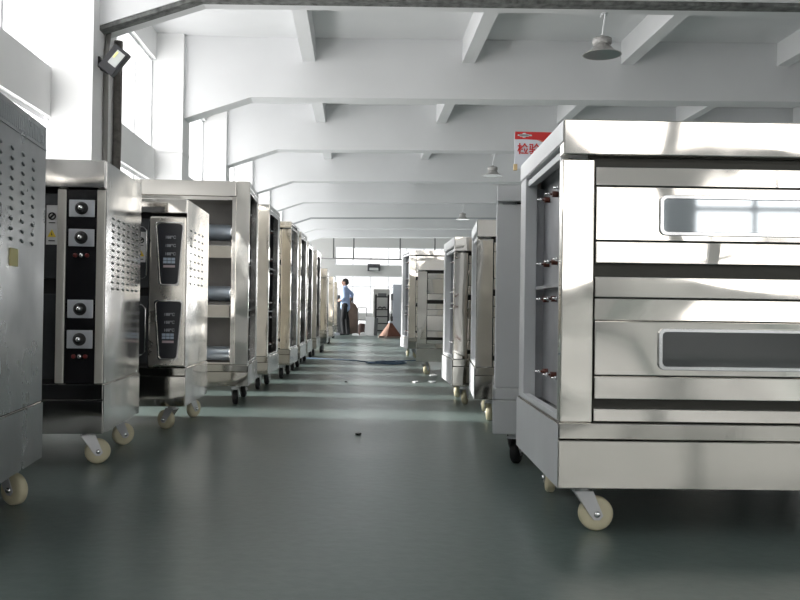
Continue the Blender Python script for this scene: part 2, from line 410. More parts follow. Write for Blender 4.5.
# high pipe with droppers near the far wall
f = MB().tube([(-2.6, 57.5, 3.98), (12, 57.5, 3.98)], .055, 6)
for x in (-1.55, -.25, 2.75, 5.0, 8): f.tube([(x, 57.5, 3.98), (x, 57.5, ZC-.01)], .05, 6)
tag(f.build('overhead_pipe', simple('dark_pipe', (.10, .10, .10), .6)), 'thin dark horizontal pipe hung on rods in front of the far windows', 'pipe')

# ------------------------------------------------------------------ ovens
def caster(parent, x, y, s, wheel, swivel=0, top=.15, r=.058):
    """swivel 0 = wheel seen face-on from the front"""
    m = MB()
    m.box(-.045, .045, -.045, .045, top-.008, top+.004)
    m.lathe([(.024, top-.03), (.028, top-.008)], (0, 0, 0), n=14)
    off = .045; w = .021
    for q in (-1, 1):
        ya, yb = sorted((q*(w+.001), q*(w+.005)))
        m.prism([(-.034, top-.02), (.030, top-.02), (off+.022, r-.006), (off+.010, r-.02), (off-.010, r-.02), (off-.022, r-.006)], 'y', ya, yb)
    m.box(-.03, .03, -w-.005, w+.005, top-.03, top-.02)
    c = m.build('caster', GAL, parent, bevel=.002); c.location = (s*x, y, 0); c.rotation_euler = (0, 0, R(swivel))
    wh = MB().lathe([(.03, -.019), (r-.008, -.019), (r, -.012), (r, .012), (r-.008, .019), (.03, .019)], (off, 0, r), 'y', 28).build('wheel', wheel, c)
    MB().lathe([(.001, -.033), (.009, -.033), (.012, -.028), (.012, .028), (.009, .033), (.001, .033)], (off, 0, r), 'y', 12).build('axle_bolt', CHR, c)
    return c
def window_frame(s, x0, x1, z0, z1, y, door, glass=GLASS):
    o = rrect(x0, x1, z0, z1, .022); i = rrect(x0+.014, x1-.014, z0+.013, z1-.013, .014)
    f = MB(s).frame(o, i, 'y', y-.009, y+.001).build('window_frame', FRAME if False else CHR, door, bevel=.002)
    MB(s).prism(i, 'y', y-.003, y+.001).build('glass', glass, door)

def base_and_header(t, s, W, D, zb, zl, zt, h0, H, mat, side, hx=0, back=None, openside=False):
    back = back or BACKL
    """base skirt, lip, header box and side sheets"""
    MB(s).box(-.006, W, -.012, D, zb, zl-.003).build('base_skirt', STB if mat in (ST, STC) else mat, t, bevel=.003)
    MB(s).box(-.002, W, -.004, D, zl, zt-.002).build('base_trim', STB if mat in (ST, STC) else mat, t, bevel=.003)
    hb = MB(s).box(hx, W, -.02 if hx == 0 else -.001, .05 if side is not None and hx == 0 and openside else D, h0, H)
    if openside and hx == 0: hb.box(.10, W, .05, D, h0, H)
    hb.build('header', mat, t, bevel=.004)
    MB(s).box(.02, W-.02, D, D+.006, zb+.02, H-.03).build('back_panel', back, t)
def side_liner(t, s, D, zb, zt, h0, H, mat, hdr=True):
    MB(s).box(-.0085, -.0065, -.008, D-.004, zb+.003, zt-.006).build('base_side_sheet', mat, t)
    if hdr: MB(s).box(-.003, -.001, -.014, D-.004, h0+.045, H-.004).build('header_side_sheet', mat, t)

def open_oven(label, s, loc, rz, H, zs, W=1.45, D=.9, wheels=NYL, sw=(0, 90, 60, 90), mat=ST, post=STP, side=STG, open_doors=False, decks=2, group=None, full=True, pw=.10, glasses=None, rc=.16):
    """deck oven whose aisle side is an open frame showing the heater terminals"""
    t = thing('deck_oven', label, 'oven', loc, rz, group)
    zb, zl, zt, h0 = zs['zb'], zs['zl'], zs['zt'], zs['h0']
    base_and_header(t, s, W, D, zb, zl, zt, h0, H, mat, side, hx=(pw+.002 if open_doors else 0), openside=True)
    side_liner(t, s, D, zb, zt, h0, H, side, not open_doors)
    htop = h0
    if open_doors:
        h0 = H-.045
        MB(s).box(0, pw, .05, D-.002, h0, H-.001).build('top_rail', side, t, bevel=.003)
    MB(s).box(0, pw, 0, .05, zt, (H if open_doors else h0-.012)).build('front_post', post, t, bevel=.004)
    MB(s).box(0, .05, D-.13, D-.002, zt, h0+(.04 if not open_doors else 0)).build('rear_post', side, t, bevel=.003)
    fr = MB(s)
    if not open_doors:
        MB(s).box(0, .10, .05, D-.002, h0+.04, H-.001).build('top_rail', side, t, bevel=.003)
        fr.box(.012, .04, .05, D-.13, h0+.005, h0+.03)
    else: fr.box(0, .03, .05, D-.13, h0-.035, h0)
    fr.box(0, .03, .05, D-.13, zt, zt+.02)
    fr.box(0.004, .03, .05, .075, zt+.02, h0+(.04 if not open_doors else -.035))
    fr.build('side_frame', side, t, bevel=.002)
    MB(s).box(.085, .095, .05, D-.02, zt, h0+(.039 if not open_doors else -.001)).box(.05, .085, D-.1, D-.02, zt, h0-.001).build('inner_panel', DRK if open_doors else INN, t)  # near-black colour on open-door ovens stands in for shade inside the frame
    h0 = htop
    dk = zs['decks']
    if full:
        m = MB(s)
        for (za, zz) in zs['terms'][1:-1:2]:
            m.box(.045, .085, .06, D-.14, zz-.008, zz+.004)
        if len(zs['terms']) > 2: m.build('divider_rail', INN, t)
        for k, (z, _) in enumerate(zs['terms']):
            for y in (.16, .34, .52, .70):
                q = MB(s).lathe([(.017, 0), (.017, .016)], (0, 0, 0), 'x', 12) if False else MB(s)
                q.mi = 0; q.tube([(.085, y, z), (.062, y, z)], .012, 10)
                q.mi = 1; q.tube([(.062, y, z), (.033, y, z)], .0045, 8); q.tube([(.052, y, z), (.046, y, z)], .009, 6)
                q.build('heater_terminal', [BRN, CHR], t)
    # shadowed body core
    x0 = pw + .005; x1 = W - .3
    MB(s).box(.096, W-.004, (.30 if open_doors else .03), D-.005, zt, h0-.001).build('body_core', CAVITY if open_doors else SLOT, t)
    MB(s).box(W-.29, W, -.002, .03, zt, h0-.012).build('control_column', mat, t, bevel=.003)
    MB(s).box(W-.22, W-.06, -.006, -.002, zt+.04, h0-.05).build('control_panel', BLACK, t)
    if not open_doors:
        for d, dd in enumerate(dk):
            s0, s1, d0, d1, l0, l1 = dd['strip'] + dd['door'] + dd['low']
            MB(s).box(x0, x1, .004, .03, s0, s1).build('fascia', mat, t, bevel=.003)
            door = MB(s).box(x0, x1, 0, .03, d0, d1).build('door', mat, t, bevel=.003)
            MB(s).box(x0, x1, -.004, .03, l0, l1).build('door_flange', mat, door, bevel=.003)
            if dd.get('win'):
                window_frame(s, x0+.212, x1-.12, dd['win'][0], dd['win'][1], 0, door, (glasses or [GLASS]*9)[d])
        for a, b in zs.get('strips', []):
            MB(s).box(x0, x1, .006, .03, a, b).build('fascia', mat, t, bevel=.003)
    else:
        sx = MB(s); sx.box(pw, pw+.03, 0.004, .3, zt, h0-.001).build('jamb', mat, t, bevel=.002)
        for a, b in zs['rails']:
            MB(s).box(pw+.03, x1, .004, .3, a, b).build('cross_rail', mat, t, bevel=.003)
        for a, b in zs['rolls']:
            r = (b-a)/2; zc = (a+b)/2
            MB(s).tube([(pw+.045, .06+r, zc), (x1-.02, .06+r, zc)], r, 20).build('curved_door', BLU, t)
            MB(s).box(pw+.03, x1, .03, .30, a-.055, a-.012).build('deck_floor', CAVITY, t)
            MB(s).tube([(pw+.03, .06+r, zc), (pw+.045, .06+r, zc)], r+.006, 20).build('door_hinge', CHR, t)
    i = .095
    caster(t, i, .075, s, wheels, sw[0], zb); caster(t, i, D-rc, s, wheels, sw[1], zb)
    caster(t, W-i, .075, s, wheels, sw[2], zb); caster(t, W-i, D-.16, s, wheels, sw[3], zb)
    return t

Z2 = dict(zb=.156, zl=.318, zt=.374, h0=1.262,
    terms=[(1.20, 0), (.935, .84), (.79, 0), (.494, 0)],
    decks=[dict(strip=(1.163, 1.226), door=(.980, 1.160), low=(.904, .977), win=(.999, 1.134)),
           dict(strip=(.790, .860), door=(.531, .711), low=(.452, .528), win=(.551, .690))],
    strips=[(.714, .787), (.376, .420)])
GR = 'two-deck ovens in the right-hand row'
R1 = open_oven('large two-deck steel oven at front right with open side and long door windows', 1, (.678, 2.93, 0), R(-2.0), 1.379, Z2, W=1.6, D=.93, sw=(0, 84, 60, 90), glasses=[GLASSM, GLASS], group=GR, rc=.27, pw=.108)
R3 = dup(R1, (.792, 5.88, 0), R(-5), 'bright steel oven third from the front in the right-hand row, beside the plain grey oven', GR, (1, .9, .975))
R4 = dup(R1, (.757, 6.93, 0), R(0), 'cream-fronted steel oven with rounded header, fourth from the front in right-hand row', GR, (1, .9, .955))
R5 = dup(R1, (.69, 10.15, 0), R(-4), 'shorter shiny oven with visible door fronts, second from the far end of right-hand row', GR, (1, .9, .945))
for o_, a_ in ((R3, 78), (R4, 70), (R5, 60)):
    for ch in o_.children:
        if ch.name.startswith('caster'): ch.rotation_euler = (0, 0, R(a_))
R2 = open_oven('plain grey film-covered oven on black wheels just behind the large right oven', 1, (.662, 4.22, 0), R(-8.7), 1.335, Z2, W=1.45, D=.9, wheels=RUB, sw=(70, 84, 60, 90), mat=STG, post=STG, group=GR, full=False, pw=.12)

Z3 = dict(zb=.146, zl=.256, zt=.31, h0=1.575,
    terms=[(1.49, 0), (1.22, 1.13), (1.08, 0), (.80, .72), (.66, 0), (.40, 0)],
    decks=[dict(strip=(1.49, 1.56), door=(1.31, 1.487), low=(1.24, 1.307), win=(1.33, 1.46)),
           dict(strip=(1.09, 1.19), door=(.91, 1.087), low=(.84, .907), win=(.93, 1.06)),
           dict(strip=(.68, .79), door=(.49, .677), low=(.42, .487), win=(.51, .64))], strips=[(.32, .39)],
    rails=[(1.545, 1.574), (1.11, 1.204), (.66, .757), (.31, .325)], rolls=[(1.25, 1.37), (.79, .90), (.335, .44)])
R6 = open_oven('tall three-deck steel oven at the far end of right-hand row', 1, (.79, 13.5, 0), R(5), 1.648, Z3, W=1.4, D=.85, sw=(20, 84, 60, 90), group='three-deck ovens at the right')
GL = 'three-deck ovens in the left-hand row'
L4 = open_oven('tall three-deck oven with empty door openings, first beyond keypad oven on left', -1, (-.818, 6.75, 0), R(1.5), 1.690, Z3, W=1.2, D=.8, wheels=RUB, sw=(90, 84, 60, 90), open_doors=True, group=GL, side=STS)
dup(L4, (-.79, 7.98, 0), R(-1.8), 'second tall three-deck oven from the front on left, dark open side frame', GL, (1, 1, .985))
L6 = open_oven('third tall left oven, cream-tinted front post and black wheels', -1, (-.692, 9.3, 0), R(-2.0), 1.64, Z3, W=1.2, D=.8, wheels=RUB, sw=(90, 84, 60, 90), post=STC, mat=STC, group=GL, side=STS)
dup(L4, (-.667, 10.55, 0), R(-1.8), 'fourth tall oven in the left row, right behind the cream-tinted one', GL, (1, 1, .975))
dup(L4, (-.655, 11.85, 0), R(-1.8), 'fifth tall oven in the left row, mostly hidden by nearer ovens', GL, (1, 1, .965))
dup(L4, (-.60, 13.3, 0), R(-1.5), 'sixth and last tall oven in the left row, with bright front post', GL, (1, 1, .95))
L9 = dup(R1, (0, 0, 0), 0, 'tmp', GL); 
def rm(o):
    for ch in list(o.children): rm(ch)
    bpy.data.objects.remove(o)
bpy.context.view_layer.update(); rm(L9)
Z2L = dict(Z2)
L9 = open_oven('lower bright oven just after the tall left ovens, far down the left row', -1, (-.50, 14.9, 0), R(0), 1.41, Z2, W=1.3, D=.85, wheels=RUB, sw=(90, 84, 60, 90), mat=STC, post=STC, full=False, group='low ovens at the far left', side=STS)
dup(L9, (-.50, 18.6, 0), R(0), 'second low oven at the far end of the left row', 'low ovens at the far left')
dup(L9, (-.50, 22.4, 0), R(0), 'farthest low oven at the end of left row near the man', 'low ovens at the far left')

def sheet_side(t, s, D, z0, z1, louvres, style, mat, grille=False, seam=None):
    m = MB(s); m.box(-.004, .0, .003, D-.003, z0, z1)
    if style == 'louvre':
        for y, za, zb, st in louvres:
            z = za
            while z > zb:
                # a pressed louvre: a slanted hood open underneath
                bmesh.ops.create_icosphere(m.bm, subdivisions=2, radius=1, matrix=Matrix.Translation((s*-.004, y, z)) @ Matrix.Rotation(R(-14), 4, 'X') @ Matrix.Diagonal((.007, .016, .0065, 1))); z -= st
    elif style == 'perf':
        for y, za, zb, st in louvres:
            z = za
            while z > zb:
                bmesh.ops.create_icosphere(m.bm, subdivisions=2, radius=1, matrix=Matrix.Translation((s*-.004, y, z)) @ Matrix.Rotation(R(-14), 4, 'X') @ Matrix.Diagonal((.006, .017, .006, 1))); z -= st
    if grille:
        y = .02
        while y < D-.03:
            m.box(-.0065, -.003, y, y+.008, z1-.075, z1-.02); y += .022
        m.box(-.007, -.003, .004, D-.004, z1-.09, z1-.082)
    o = m.build('side_panel', mat, t)
    return o
def sticker(t, s, x, z, y=.02, w=.05, k=1.):
    h = MB(s).box(x-w/2, x+w/2, y-.002, y, z-.09*k, z+.09*k).build('warning_sticker', STK, t)
    MB(s).frame([(x+.018*math.cos(R(a)), z+.04*k+.018*math.sin(R(a))) for a in range(0, 360, 20)], [(x+.011*math.cos(R(a)), z+.04*k+.011*math.sin(R(a))) for a in range(0, 360, 20)], 'y', y-.004, y-.002).prism([(x-.016, z+.05*k), (x-.008, z+.055*k), (x+.016, z+.03*k), (x+.008, z+.025*k)], 'y', y-.004, y-.002).build('no_touch_symbol', KNOB, h)
    MB(s).prism([(x-.019, z-.055*k), (x+.019, z-.055*k), (x, z-.02*k)], 'y', y-.004, y-.002).build('warning_triangle', YEL, h)
    MB(s).prism([(x-.003, z-.048*k), (x+.003, z-.048*k), (x, z-.03*k)], 'y', y-.005, y-.004).box(x-.014, x+.014, y-.004, y-.002, z-.075*k, z-.070*k).box(x-.014, x+.014, y-.004, y-.002, z+.008*k, z+.012*k).build('sticker_print', KNOB, h)
def bar_handle(t, s, x0, x1, z0, z1, y=-.05):
    MB(s).tube([(x1, .015, z1), (x0+.02, y, z1), (x0, y, z1-.02), (x0, y, z0+.02), (x0+.02, y, z0), (x1, .015, z0)], .0045, 8).build('door_handle', CHR, t)

def closed_oven(kind, label, loc, rz, H, W, D, zb, zl, zt, h0, cw, wheels=NYL, sw=(0, 20, 60, 90), group=None, sidemat=STD, front=ST, frontmat=None, side=None):
    s = -1
    t = thing('deck_oven', label, 'oven', loc, rz, group)
    base_and_header(t, s, W, D, zb, zl, zt, h0, H, front, side, back=(BACKL if kind == 'keypad' else BACKM))
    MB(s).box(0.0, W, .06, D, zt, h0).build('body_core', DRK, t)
    sd = sheet_side(t, s, D, zt+.002, H-.002, side[0], side[1], sidemat, grille=(kind == 'plain'))
    MB(s).box(-.009, -.0065, -.008, D-.004, zb+.003, zt-.006).build('base_side_sheet', sidemat, t)
    if kind == 'plain':
        MB(s).box(-.0075, -.004, .43, .52, .870, .930).build('tape_patch', TAPE, t)
    caster(t, .09, .11, s, wheels, sw[0], zb); caster(t, .09, D-.11, s, wheels, sw[1], zb)
    caster(t, W-.09, .11, s, wheels, sw[2], zb); caster(t, W-.09, D-.11, s, wheels, sw[3], zb)
    return t
# L2: knob oven
GK = 'closed ovens at the front of the left row'
H = 1.40
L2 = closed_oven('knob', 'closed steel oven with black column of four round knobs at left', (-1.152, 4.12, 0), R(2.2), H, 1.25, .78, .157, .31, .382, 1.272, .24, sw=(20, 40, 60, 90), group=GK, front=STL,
    side=([(y, 1.15, .80, .030) for y in (.14, .25, .36, .47, .58, .68)], 'louvre'), sidemat=STS)
s = -1
col = MB(s).box(.0, .038, -.004, .06, .384, 1.268).box(.175, .213, -.004, .06, .384, 1.268).build('column_trim', simple('trim_satin', (.62, .60, .55), .3, .35), L2, bevel=.004)
pn = MB(s).box(.038, .175, .006, .06, .384, 1.268).build('control_panel', BLACK, L2)
for z0, z1 in ((1.142, 1.22), (1.008, 1.087), (.681, .764), (.543, .626)):
    pl = MB(s).box(.049, .163, .000, .006, z0, z1).build('knob_plate', SILV, pn, bevel=.002)
    zc = (z0+z1)/2
    MB(s).box(.064, .069, -.002, .0, z1-.012, z1-.007).build('plate_dot', KNOB, pl) if False else None
    kb = MB(s)
    kb.mi = 0; kb.lathe([(.029, .0), (.029, -.006), (.022, -.012), (.020, -.024), (.017, -.027), (.001, -.027)], (.106, 0, zc), 'y', 24)
    kb.mi = 1; kb.lathe([(.011, -.0275), (.010, -.031), (.001, -.032)], (.106, 0, zc), 'y', 16)
    k0 = kb.build('knob', [KNOB, CHR], pn)
for zc in (.967, .506):
    for x, mt in ((.080, REDL), (.106, CHR), (.132, REDL)):
        MB(s).lathe([(.010, .006), (.010, -.001), (.007, -.004), (.001, -.004)], (x, 0, zc), 'y', 12).build('indicator_lamp', mt, pn)
for z0, z1 in ((.86, 1.25), (.40, .79)):
    d = MB(s).box(.213, 1.2, .03, .06, z0, z1).build('door', BACKM, L2, bevel=.003)
    MB(s).prism(rrect(.30, 1.14, z0+.08, z1-.10, .02), 'y', .026, .0295).build('glass', GLASS, d)
    bar_handle(d, s, .30, 1.18, z0+.06, z1-.055, -.01)
sticker(L2, s, .244, 1.105, .028, .05)
# L1: nearest, only its side panel in view
L1 = closed_oven('plain', 'nearest oven at far left, grey side panel with louvres, slotted grille and yellow tape', (-1.135, 2.62, 0), R(5.0), 1.424, 1.25, .88, .150, .31, .37, 1.30, .24, sw=(20, -35, 60, 90), group=GK,
    side=([(y, 1.268, .945, .034) for y in (.18, .31, .44, .57, .70)], 'louvre'), sidemat=STD)
pn = MB(s).box(.038, .185, .006, .06, .384, 1.268).build('control_panel', BLACK, L1)
MB(s).box(.185, 1.2, .0, .06, .372, 1.298).box(.0, .038, .0, .06, .372, 1.298).build('front_panel', ST, L1, bevel=.003)
# L3: keypad oven
L3 = closed_oven('keypad', 'closed steel oven with two tapered black keypads on its silver column', (-1.012, 5.32, 0), R(.5), 1.375, 1.3, .80, .150, .33, .378, 1.29, .22, sw=(150, 60, 60, 90), group=GK,
    side=([(y, 1.20, .84, .046) for y in (.13, .27, .41, .55)], 'perf'), sidemat=steel('light_satin_steel', (.76, .75, .73), .17, .015, 2.0))
cc = MB(s).box(.0, .216, -.004, .06, .380, 1.274).build('control_column', steel('column_satin_steel', (.72, .69, .63), .26, .01, 2.0), L3, bevel=.012)
def keypad(parent, s, xc, z0, z1):
    def tap(g):
        wt, wb, r = .070+g, .046+g, .02
        a = []
        for cx, cz, a0 in ((xc-wt+r, z1+g-r, 90), (xc-wb+r, z0-g+r, 180), (xc+wb-r, z0-g+r, 270), (xc+wt-r, z1+g-r, 0)):
            for k in range(6):
                an = R(a0+90*k/5); a.append((cx + r*math.cos(an), cz + r*math.sin(an)))
        return a
    MB(s).frame(tap(.014), tap(.006), 'y', -.014, -.003).build('keypad_bezel', STS, parent, bevel=.002)
    k = MB(s).prism(tap(.004), 'y', -.009, -.003).build('keypad', KPAD, parent)
    H_ = z1-z0
    for f in (.78, .64, .50):
        text('188\u2103', .024, KWH, k, (s*xc-.026, -.0095, z0+H_*f-.008), 'display_digits', ex=.0004)
    q = MB(s)
    for i in range(3):
        for j in range(2): q.box(xc-.034+.024*i, xc-.013+.024*i, -.0105, -.009, z0+H_*.34+.018*j, z0+H_*.34+.015+.018*j)
    q.build('button_block', KBL, k)
    MB(s).box(xc-.034, xc+.034, -.0105, -.009, z0+H_*.27, z0+H_*.27+.014).build('button_strip', KRD, k)
keypad(cc, s, .098, .875, 1.225); keypad(cc, s, .098, .435, .765)
for z0, z1 in ((.85, 1.26), (.40, .80)):
    d = MB(s).box(.225, 1.24, .035, .06, z0, z1).build('door', BACKM, L3, bevel=.003)
    MB(s).prism(rrect(.30, 1.16, z0+.08, z1-.10, .02), 'y', .031, .0345).build('glass', GLASS, d)
    bar_handle(d, s, .231, 1.2, z0+.05, z1-.055, -.012)
sticker(L3, s, .272, 1.09, .033, .055)

# ------------------------------------------------------------------ far clutter
def cabinet(name, label, loc, W, D, H, mat, cols, rows, cat='cabinet'):
    t = thing(name, label, cat, loc)
    MB().box(0, W, .02, D, .06, H).box(.03, W-.03, .05, D-.03, 0, .06).build('carcass', mat, t, bevel=.005)
    for i in range(cols):
        for j in range(rows):
            x0 = W*i/cols+.012; x1 = W*(i+1)/cols-.012; z0 = .08+(H-.1)*j/rows; z1 = .08+(H-.1)*(j+1)/rows-.02
            d = MB().box(x0, x1, 0, .019, z0, z1).build('door', mat, t, bevel=.004)
            MB().box(x1-.04, x1-.025, -.015, 0, (z0+z1)/2-.04, (z0+z1)/2+.04).build('handle', CHR, d)
    return t
cabinet('storage_cabinet', 'tall pale grey cabinet with panel doors behind the far right ovens', (1.02, 25.3, 0), .85, .5, 1.46, CABG, 2, 3)
cabinet('tool_cabinet', 'dark grey cabinet standing on the floor behind the man', (-.62, 26.0, 0), .52, .5, 1.14, CABD, 1, 3)
cabinet('tool_cabinet', 'lower dark cabinet far left, beside the cabinet behind the man', (-1.1, 26.4, 0), .42, .5, 1.08, CABD, 1, 2)
cabinet('steel_locker', 'beige metal locker standing behind the black rack', (.50, 27.2, 0), .5, .45, 1.36, simple('beige_enamel', (.40, .40, .38), .5), 1, 2)
# rack
t = thing('metal_rack', 'black metal shelf rack standing left of the pale grey cabinet', 'rack', (.53, 25.25, 0))
for x in (0, .36):
    for y in (0, .38): MB().box(x-.01, x+.035, y, y+.03, 0, 1.16).build('upright', RUB, t)
for z in (.12, .32, .52, .72, 1.08): MB().box(.035, .35, 0, .41, z, z+.03).build('shelf', RUB, t)
tag(MB().box(.60, .84, 25.33, 25.55, 1.112, 1.20).build('metal_box', CABD, bevel=.01), 'flat dark box lying on top shelf of the black rack', 'box')
tag(MB().tube([(.60, 25.36, .772), (.66, 25.33, .81), (.72, 25.36, .772), (.78, 25.40, .81), (.83, 25.44, .772)], .02, 6).build('hose', RUB), 'short black hose looped across the front of the rack', 'hose')
t = thing('work_trolley', 'dark upright stand with stacked parts between rack and grey cabinet', 'stand', (.965, 24.75, 0))
MB().box(-.01, .02, 0, .03, 0, 1.1).box(-.01, .05, 0, .3, 0, .03).build('upright', RUB, t)
MB().box(-.02, .04, -.03, .1, 1.0, 1.18).build('black_box', CABD, t)
MB().lathe([(.001, -.02), (.05, -.02), (.05, .03), (.001, .03)], (.0, -.02, .68), 'y', 16).build('round_gauge', PAPER, t)
MB().box(-.03, .04, -.05, .08, .42, .55).build('motor_block', KNOB, t)
# board, trolley frame, drum, white sheet
pts = [(-.24, 0.02), (.03, 0.02), (.05, .55), (.03, .75), (-.04, .88), (-.14, .93), (-.24, .93)]
o = MB().prism(pts, 'y', 25.88, 25.92).build('leaning_board', simple('tan_board', (.13, .09, .07), .35, noise=.5, nscale=3)); tag(o, 'tan brown board with rounded corner standing behind the man', 'board')
t = thing('trolley_frame', 'small tubular steel trolley frame between the tan board and white panel', 'trolley', (.04, 25.5, 0))
f = MB()
for x in (0, .24):
    for y in (0, .3): f.tube([(x, y, .04), (x, y, .78)], .012, 6)
f.tube([(0, 0, .78), (.24, 0, .78), (.24, .3, .78), (0, .3, .78), (0, 0, .78)], .012, 6).tube([(0, 0, .42), (.24, 0, .42), (.24, .3, .42), (0, .3, .42), (0, 0, .42)], .012, 6)
f.build('frame', CABD, t)
for x in (0, .24):
    for y in (0, .3): MB().lathe([(.001, -.012), (.025, -.012), (.025, .012), (.001, .012)], (x, y, .025), 'y', 12).build('wheel', RUB, t)
tag(MB().lathe([(.001, 0), (.09, 0), (.1, .03), (.1, .28), (.085, .33), (.001, .34)], (.15, 25.2, 0), 'z', 20).build('motor_drum', simple('rusty_drum', (.06, .03, .025), .6, noise=.4)), 'dark brown round drum on the floor below the trolley frame', 'drum')
o = MB().box(0, .25, 0, .03, 0, .54).build('white_panel', PAPER, bevel=.004); o.location = (.225, 25.05, 0.005); o.rotation_euler = (R(-12), R(3), 0)
tag(o, 'white flat panel leaning upright left of the black rack', 'panel')
o = MB().box(0, .09, 0, .02, 0, .50).build('grey_strip', CABD, bevel=.004); o.location = (.485, 25.03, .005); o.rotation_euler = (R(-10), R(4), 0)
tag(o, 'narrow dark strip leaning between the white panel and black rack', 'strip')
for k, (x, y, w, h, lb) in enumerate(((-.62, 24.9, .16, .07, 'small pale parcel on floor, left of the man\'s feet'), (-.13, 24.9, .2, .06, 'flat white parcel on floor, right of the man\'s feet'), (.1, 24.7, .16, .10, 'pale crumpled parcel on floor in front of brown drum'), (.34, 24.7, .14, .08, 'small pale parcel on the floor left of brown pyramid'))):
    m = MB().prism([(x, 0), (x+w, 0), (x+w*.95, h*.7), (x+w*.6, h), (x+w*.1, h*.8)], 'y', y, y+.18).build('parcel', PAPER if k else CABG); tag(m, lb, 'parcel', 'parcels on the floor around the man')
# brown pyramid crate on skids
t = thing('pyramid_hood', 'brown pyramid-shaped sheet hood lying on low skids near the far right ovens', 'hood', (.88, 23.2, 0), R(28)); t.scale = (.8, .8, .92)
b = bmesh.new()
bs = [b.verts.new((x, y, .05)) for x, y in ((-.27, -.27), (.27, -.27), (.27, .27), (-.27, .27))]
ts = [b.verts.new((x, y, .42)) for x, y in ((-.045, -.045), (.045, -.045), (.045, .045), (-.045, .045))]
for i in range(4): b.faces.new((bs[i], bs[(i+1)%4], ts[(i+1)%4], ts[i]))
b.faces.new(bs[::-1]); b.faces.new(ts)
m = MB(); m.bm.free(); m.bm = b
for f_ in b.faces: f_.material_index = 0
b.faces.ensure_lookup_table(); b.faces[3].material_index = 1  # window-side face coloured lighter as if lit from the left
m.build('hood_body', [CARD, CARDL], t, bevel=.004)
MB().box(-.055, .055, -.055, .055, .42, .47).build('hood_collar', CABG, t)
for y in (-.24, .18): MB().box(-.32, .36, y, y+.06, 0, .05).build('skid', simple('skid_wood', (.32, .27, .24), .7) if y < 0 else MATS['skid_wood'], t)

# floor bits
def scrap(name, x, y, w, mat, label, cat, group=None):
    pts = [(x+w*math.cos(a)*random.uniform(.5, 1), y+1.6*w*math.sin(a)*random.uniform(.5, 1)) for a in [R(v) for v in range(0, 360, 45)]]
    o = MB().prism(pts, 'z', .001, .012).build(name, mat); tag(o, label, cat, group)
G = 'paper scraps on the aisle floor'
scrap('paper_scrap', .60, 9.05, .05, PAPER, 'torn white paper scrap on the floor, farthest left of the three', 'scrap', G)
scrap('paper_scrap', .78, 9.1, .05, PAPER, 'torn white paper scrap on the floor, middle of the three', 'scrap', G)
scrap('paper_scrap', .87, 10.0, .055, PAPER, 'white paper scrap on the floor near the wheels of shorter right oven', 'scrap', G)
scrap('dirt_spot', -.10, 9.0, .02, SLOT, 'small dark speck on the bright stripe of the aisle floor', 'speck', 'dark specks on the aisle floor')
scrap('dirt_spot', .02, 5.25, .022, SLOT, 'small dark speck in the middle foreground of aisle floor', 'speck', 'dark specks on the aisle floor')
pts = []
for k in range(34):
    a = k*.62; r = .17+.05*math.sin(k*1.7); pts.append((.42+r*math.cos(a)*1.35, 12.15+.55*r*3*math.sin(a)*.9, .008+.0004*k))
pts = [(-.75, 13.2, .008), (-.3, 12.95, .008), (0, 12.7, .008), (.2, 12.3, .008)] + pts + [(.65, 12.7, .01), (.9, 12.9, .008), (1.3, 12.95, .008)]
tag(MB().tube(pts, .008, 6).build('blue_cable', BLUE), 'tangled blue cable coiled on the floor in middle of the aisle', 'cable')

# ------------------------------------------------------------------ the man
def skin_mesh(name, verts, edges, root, mat, parent, voxel=.01, extra=None):
    me = bpy.data.meshes.new(name+'_src'); me.from_pydata([v[:3] for v in verts], edges, [])
    o = bpy.data.objects.new(name+'_src', me); COL.objects.link(o)
    o.modifiers.new('skin', 'SKIN'); 
    sk = me.skin_vertices[0].data if me.skin_vertices else None
    if sk is None:
        bpy.context.view_layer.update()
        me.attributes  # layer is created by operator normally
    for i, v in enumerate(verts):
        sk[i].radius = (v[3], v[4] if len(v) > 4 else v[3]); sk[i].use_root = (i == root)
    ss = o.modifiers.new('sub', 'SUBSURF'); ss.levels = 2; ss.render_levels = 2
    bpy.context.view_layer.update()
    m2 = bpy.data.meshes.new_from_object(o.evaluated_get(bpy.context.evaluated_depsgraph_get()))
    bpy.data.objects.remove(o)
    if extra:
        bm = bmesh.new(); bm.from_mesh(m2)
        for (c, r) in extra:
            bmesh.ops.create_icosphere(bm, subdivisions=3, radius=1, matrix=Matrix.Translation(c) @ Matrix.Diagonal((*r, 1)))
        bm.to_mesh(m2); bm.free()
    m2.materials.clear(); m2.materials.append(mat)
    q = bpy.data.objects.new(name, m2); COL.objects.link(q)
    rm_ = q.modifiers.new('remesh', 'REMESH'); rm_.mode = 'VOXEL'; rm_.voxel_size = voxel; rm_.use_smooth_shade = True
    if parent: q.parent = parent
    return q
